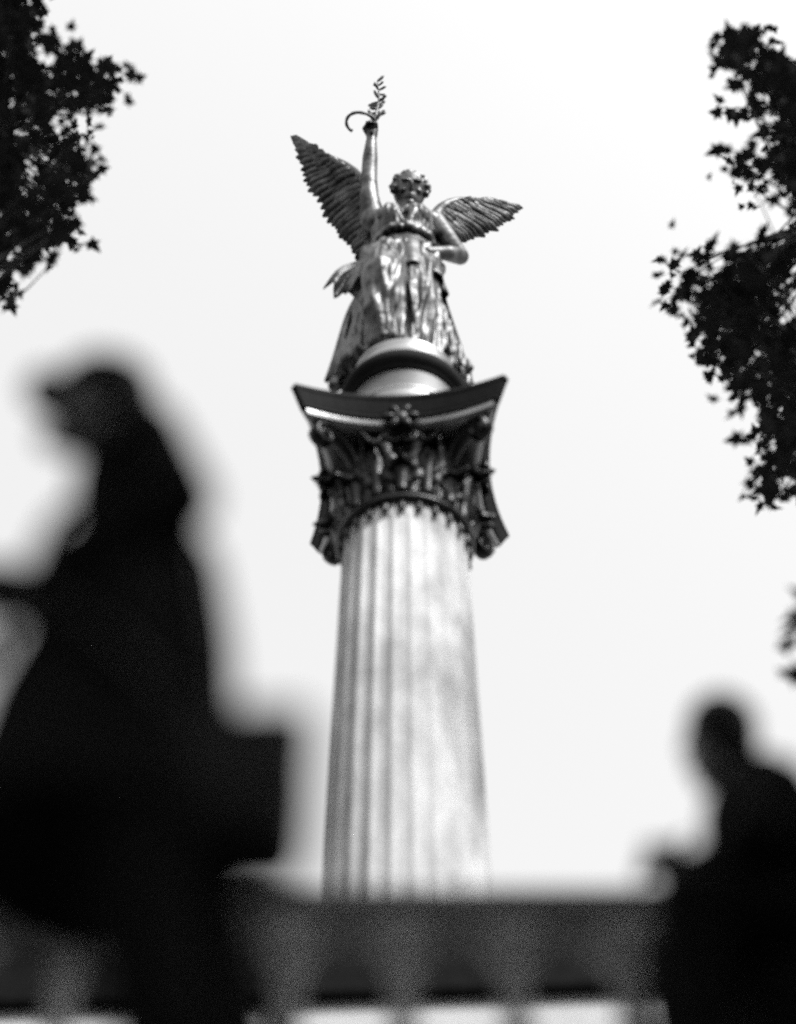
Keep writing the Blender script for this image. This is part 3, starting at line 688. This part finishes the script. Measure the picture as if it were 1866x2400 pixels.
bf = mesh('bag_flap', *boxvf(.066, .276, -.156, -.06, .51, .666), M['leather'], bag, smooth=False); bevel(bf, .03, 3)
def through(pts, n=6):
    P = [Vector(p) for p in pts]; P = [P[0]] + P + [P[-1]]; o = []
    for i in range(1, len(P) - 2):
        for k in range(n):
            t = k / n; a, b_, c, d = P[i - 1:i + 3]; o.append(.5 * ((2 * b_) + (c - a) * t + (2 * a - 5 * b_ + 4 * c - d) * t * t + (3 * b_ - a - 3 * c + d) * t ** 3))
    return o + [P[-2]]
mesh('bag_strap', *tube_vf(through([(.15, -.11, .63), (.10, -.13, .85), (.055, -.10, 1.08), (.01, -.02, 1.28), (-.06, .09, 1.42), (-.12, .11, 1.45), (-.19, .05, 1.36), (-.21, -.05, 1.2), (-.2, -.12, 1.02), (-.16, -.19, .86), (-.02, -.21, .72), (.10, -.12, .63)]), .012, 6), M['leather'], bag)
# seated person on a stone block, leaning forward over a phone
SX, SY = 1.06, 2.88
block = box('stone_bench', SX - .32, SX + .9, SY - .17, SY + .24, 0, .42, M['shade_stone'], bev=.02); tag(block, 'low stone bench under the seated person at the balustrade', 'bench')
pr_ = empty('person', (SX, SY, 0)); tag(pr_, 'person seated on the stone bench, bent forward over a phone', 'person')
HC2 = (-.255, 0, 1.13); F2 = (-.6, .8, 0); b = []; head(b, HC2, F2, .95)
cap(b, ((-.215, 0, 1.05), .055), ((-.16, 0, .92), .062))
b += [ell_vf((-.12, 0, .78), (.12, .18, .20), (0, -.5, 0)), ell_vf((-.03, 0, .62), (.125, .16, .18), (0, -.3, 0)), ell_vf((.02, 0, .52), (.13, .17, .10))]
for q in (-1, 1):
    cap(b, ((-.18, .165 * q, .86), .055), ((-.27, .20 * q, .68), .045), ((-.32, .10 * q, .705), .035), ((-.37, .055 * q, .725), .026))
    hand(b, (-.37, .055 * q, .725), (-.8, -.3 * q, .35), (0, q, .6), (0, -q, .1))
    cap(b, ((.0, .09 * q, .51), .088), ((-.42, .12 * q, .56), .062), ((-.44, .12 * q, .08), .042)); cap(b, ((-.43, .12 * q, .045), .042), ((-.58, .13 * q, .032), .03))
fuse('body', b, .0075, M['skin'], pr_, 2); eyes(pr_, HC2, F2)
ja = [ell_vf((-.12, 0, .77), (.145, .20, .20), (0, -.5, 0)), ell_vf((-.03, 0, .63), (.165, .185, .19), (0, -.3, 0)), ell_vf((.02, 0, .54), (.155, .19, .11)), ell_vf((-.175, 0, .95), (.07, .075, .05), (0, -.5, 0)), ell_vf((-.165, -.01, 1.0), (.078, .08, .07)), ell_vf((-.205, 0, .79), (.12, .17, .15)), ell_vf((-.235, 0, .86), (.10, .15, .15)), ell_vf((-.14, -.01, .95), (.09, .11, .075), (0, .5, 0)), ell_vf((.10, 0, .50), (.18, .22, .16))]
cap(ja, ((.0, -.17, .55), .10), ((.06, -.26, .30), .10)); cap(ja, ((.15, -.17, .5), .10), ((.2, -.26, .30), .10)); cap(ja, ((.3, -.12, .5), .08), ((.32, -.26, .32), .08))
for q in (-1, 1): cap(ja, ((-.18, .16 * q, .855), .076), ((-.27, .20 * q, .68), .070), ((-.32, .10 * q, .705), .054), ((-.36, .062 * q, .722), .044))
fuse('jacket', ja, .013, M['cloth'], pr_, 3)
tr = []
for q in (-1, 1): cap(tr, ((.03, .09 * q, .525), .10), ((-.42, .12 * q, .57), .085), ((-.44, .12 * q, .12), .062))
fuse('trousers', tr, .012, M['cloth2'], pr_, 2)
for q in (-1, 1):
    s_ = []; cap(s_, ((-.41, .12 * q, .05), .047), ((-.5, .122 * q, .046), .045), ((-.60, .13 * q, .038), .037)); fuse('shoe', s_, .009, M['leather'], pr_, 2)
h2 = Vector(HC2); fuse('hair', [ell_vf(h2 + Vector((.012, -.018, .032)), (.092, .096, .096)), ell_vf(h2 + Vector((.03, -.045, -.035)), (.062, .052, .06))], .01, M['hair'], pr_, 2)
ph = empty('phone', (SX - .445, SY, .775)); ph.rotation_euler = (0, radians(-35), 0); tag(ph, 'slim black phone held in both hands of the seated person', 'phone')
pb = mesh('phone_case', *boxvf(-.075, .075, -.036, .036, -.004, .004), M['leather'], ph, smooth=False); bevel(pb, .003, 2)
mesh('screen', *boxvf(-.07, .07, -.033, .033, .0042, .0052), M['glass'], ph, smooth=False)
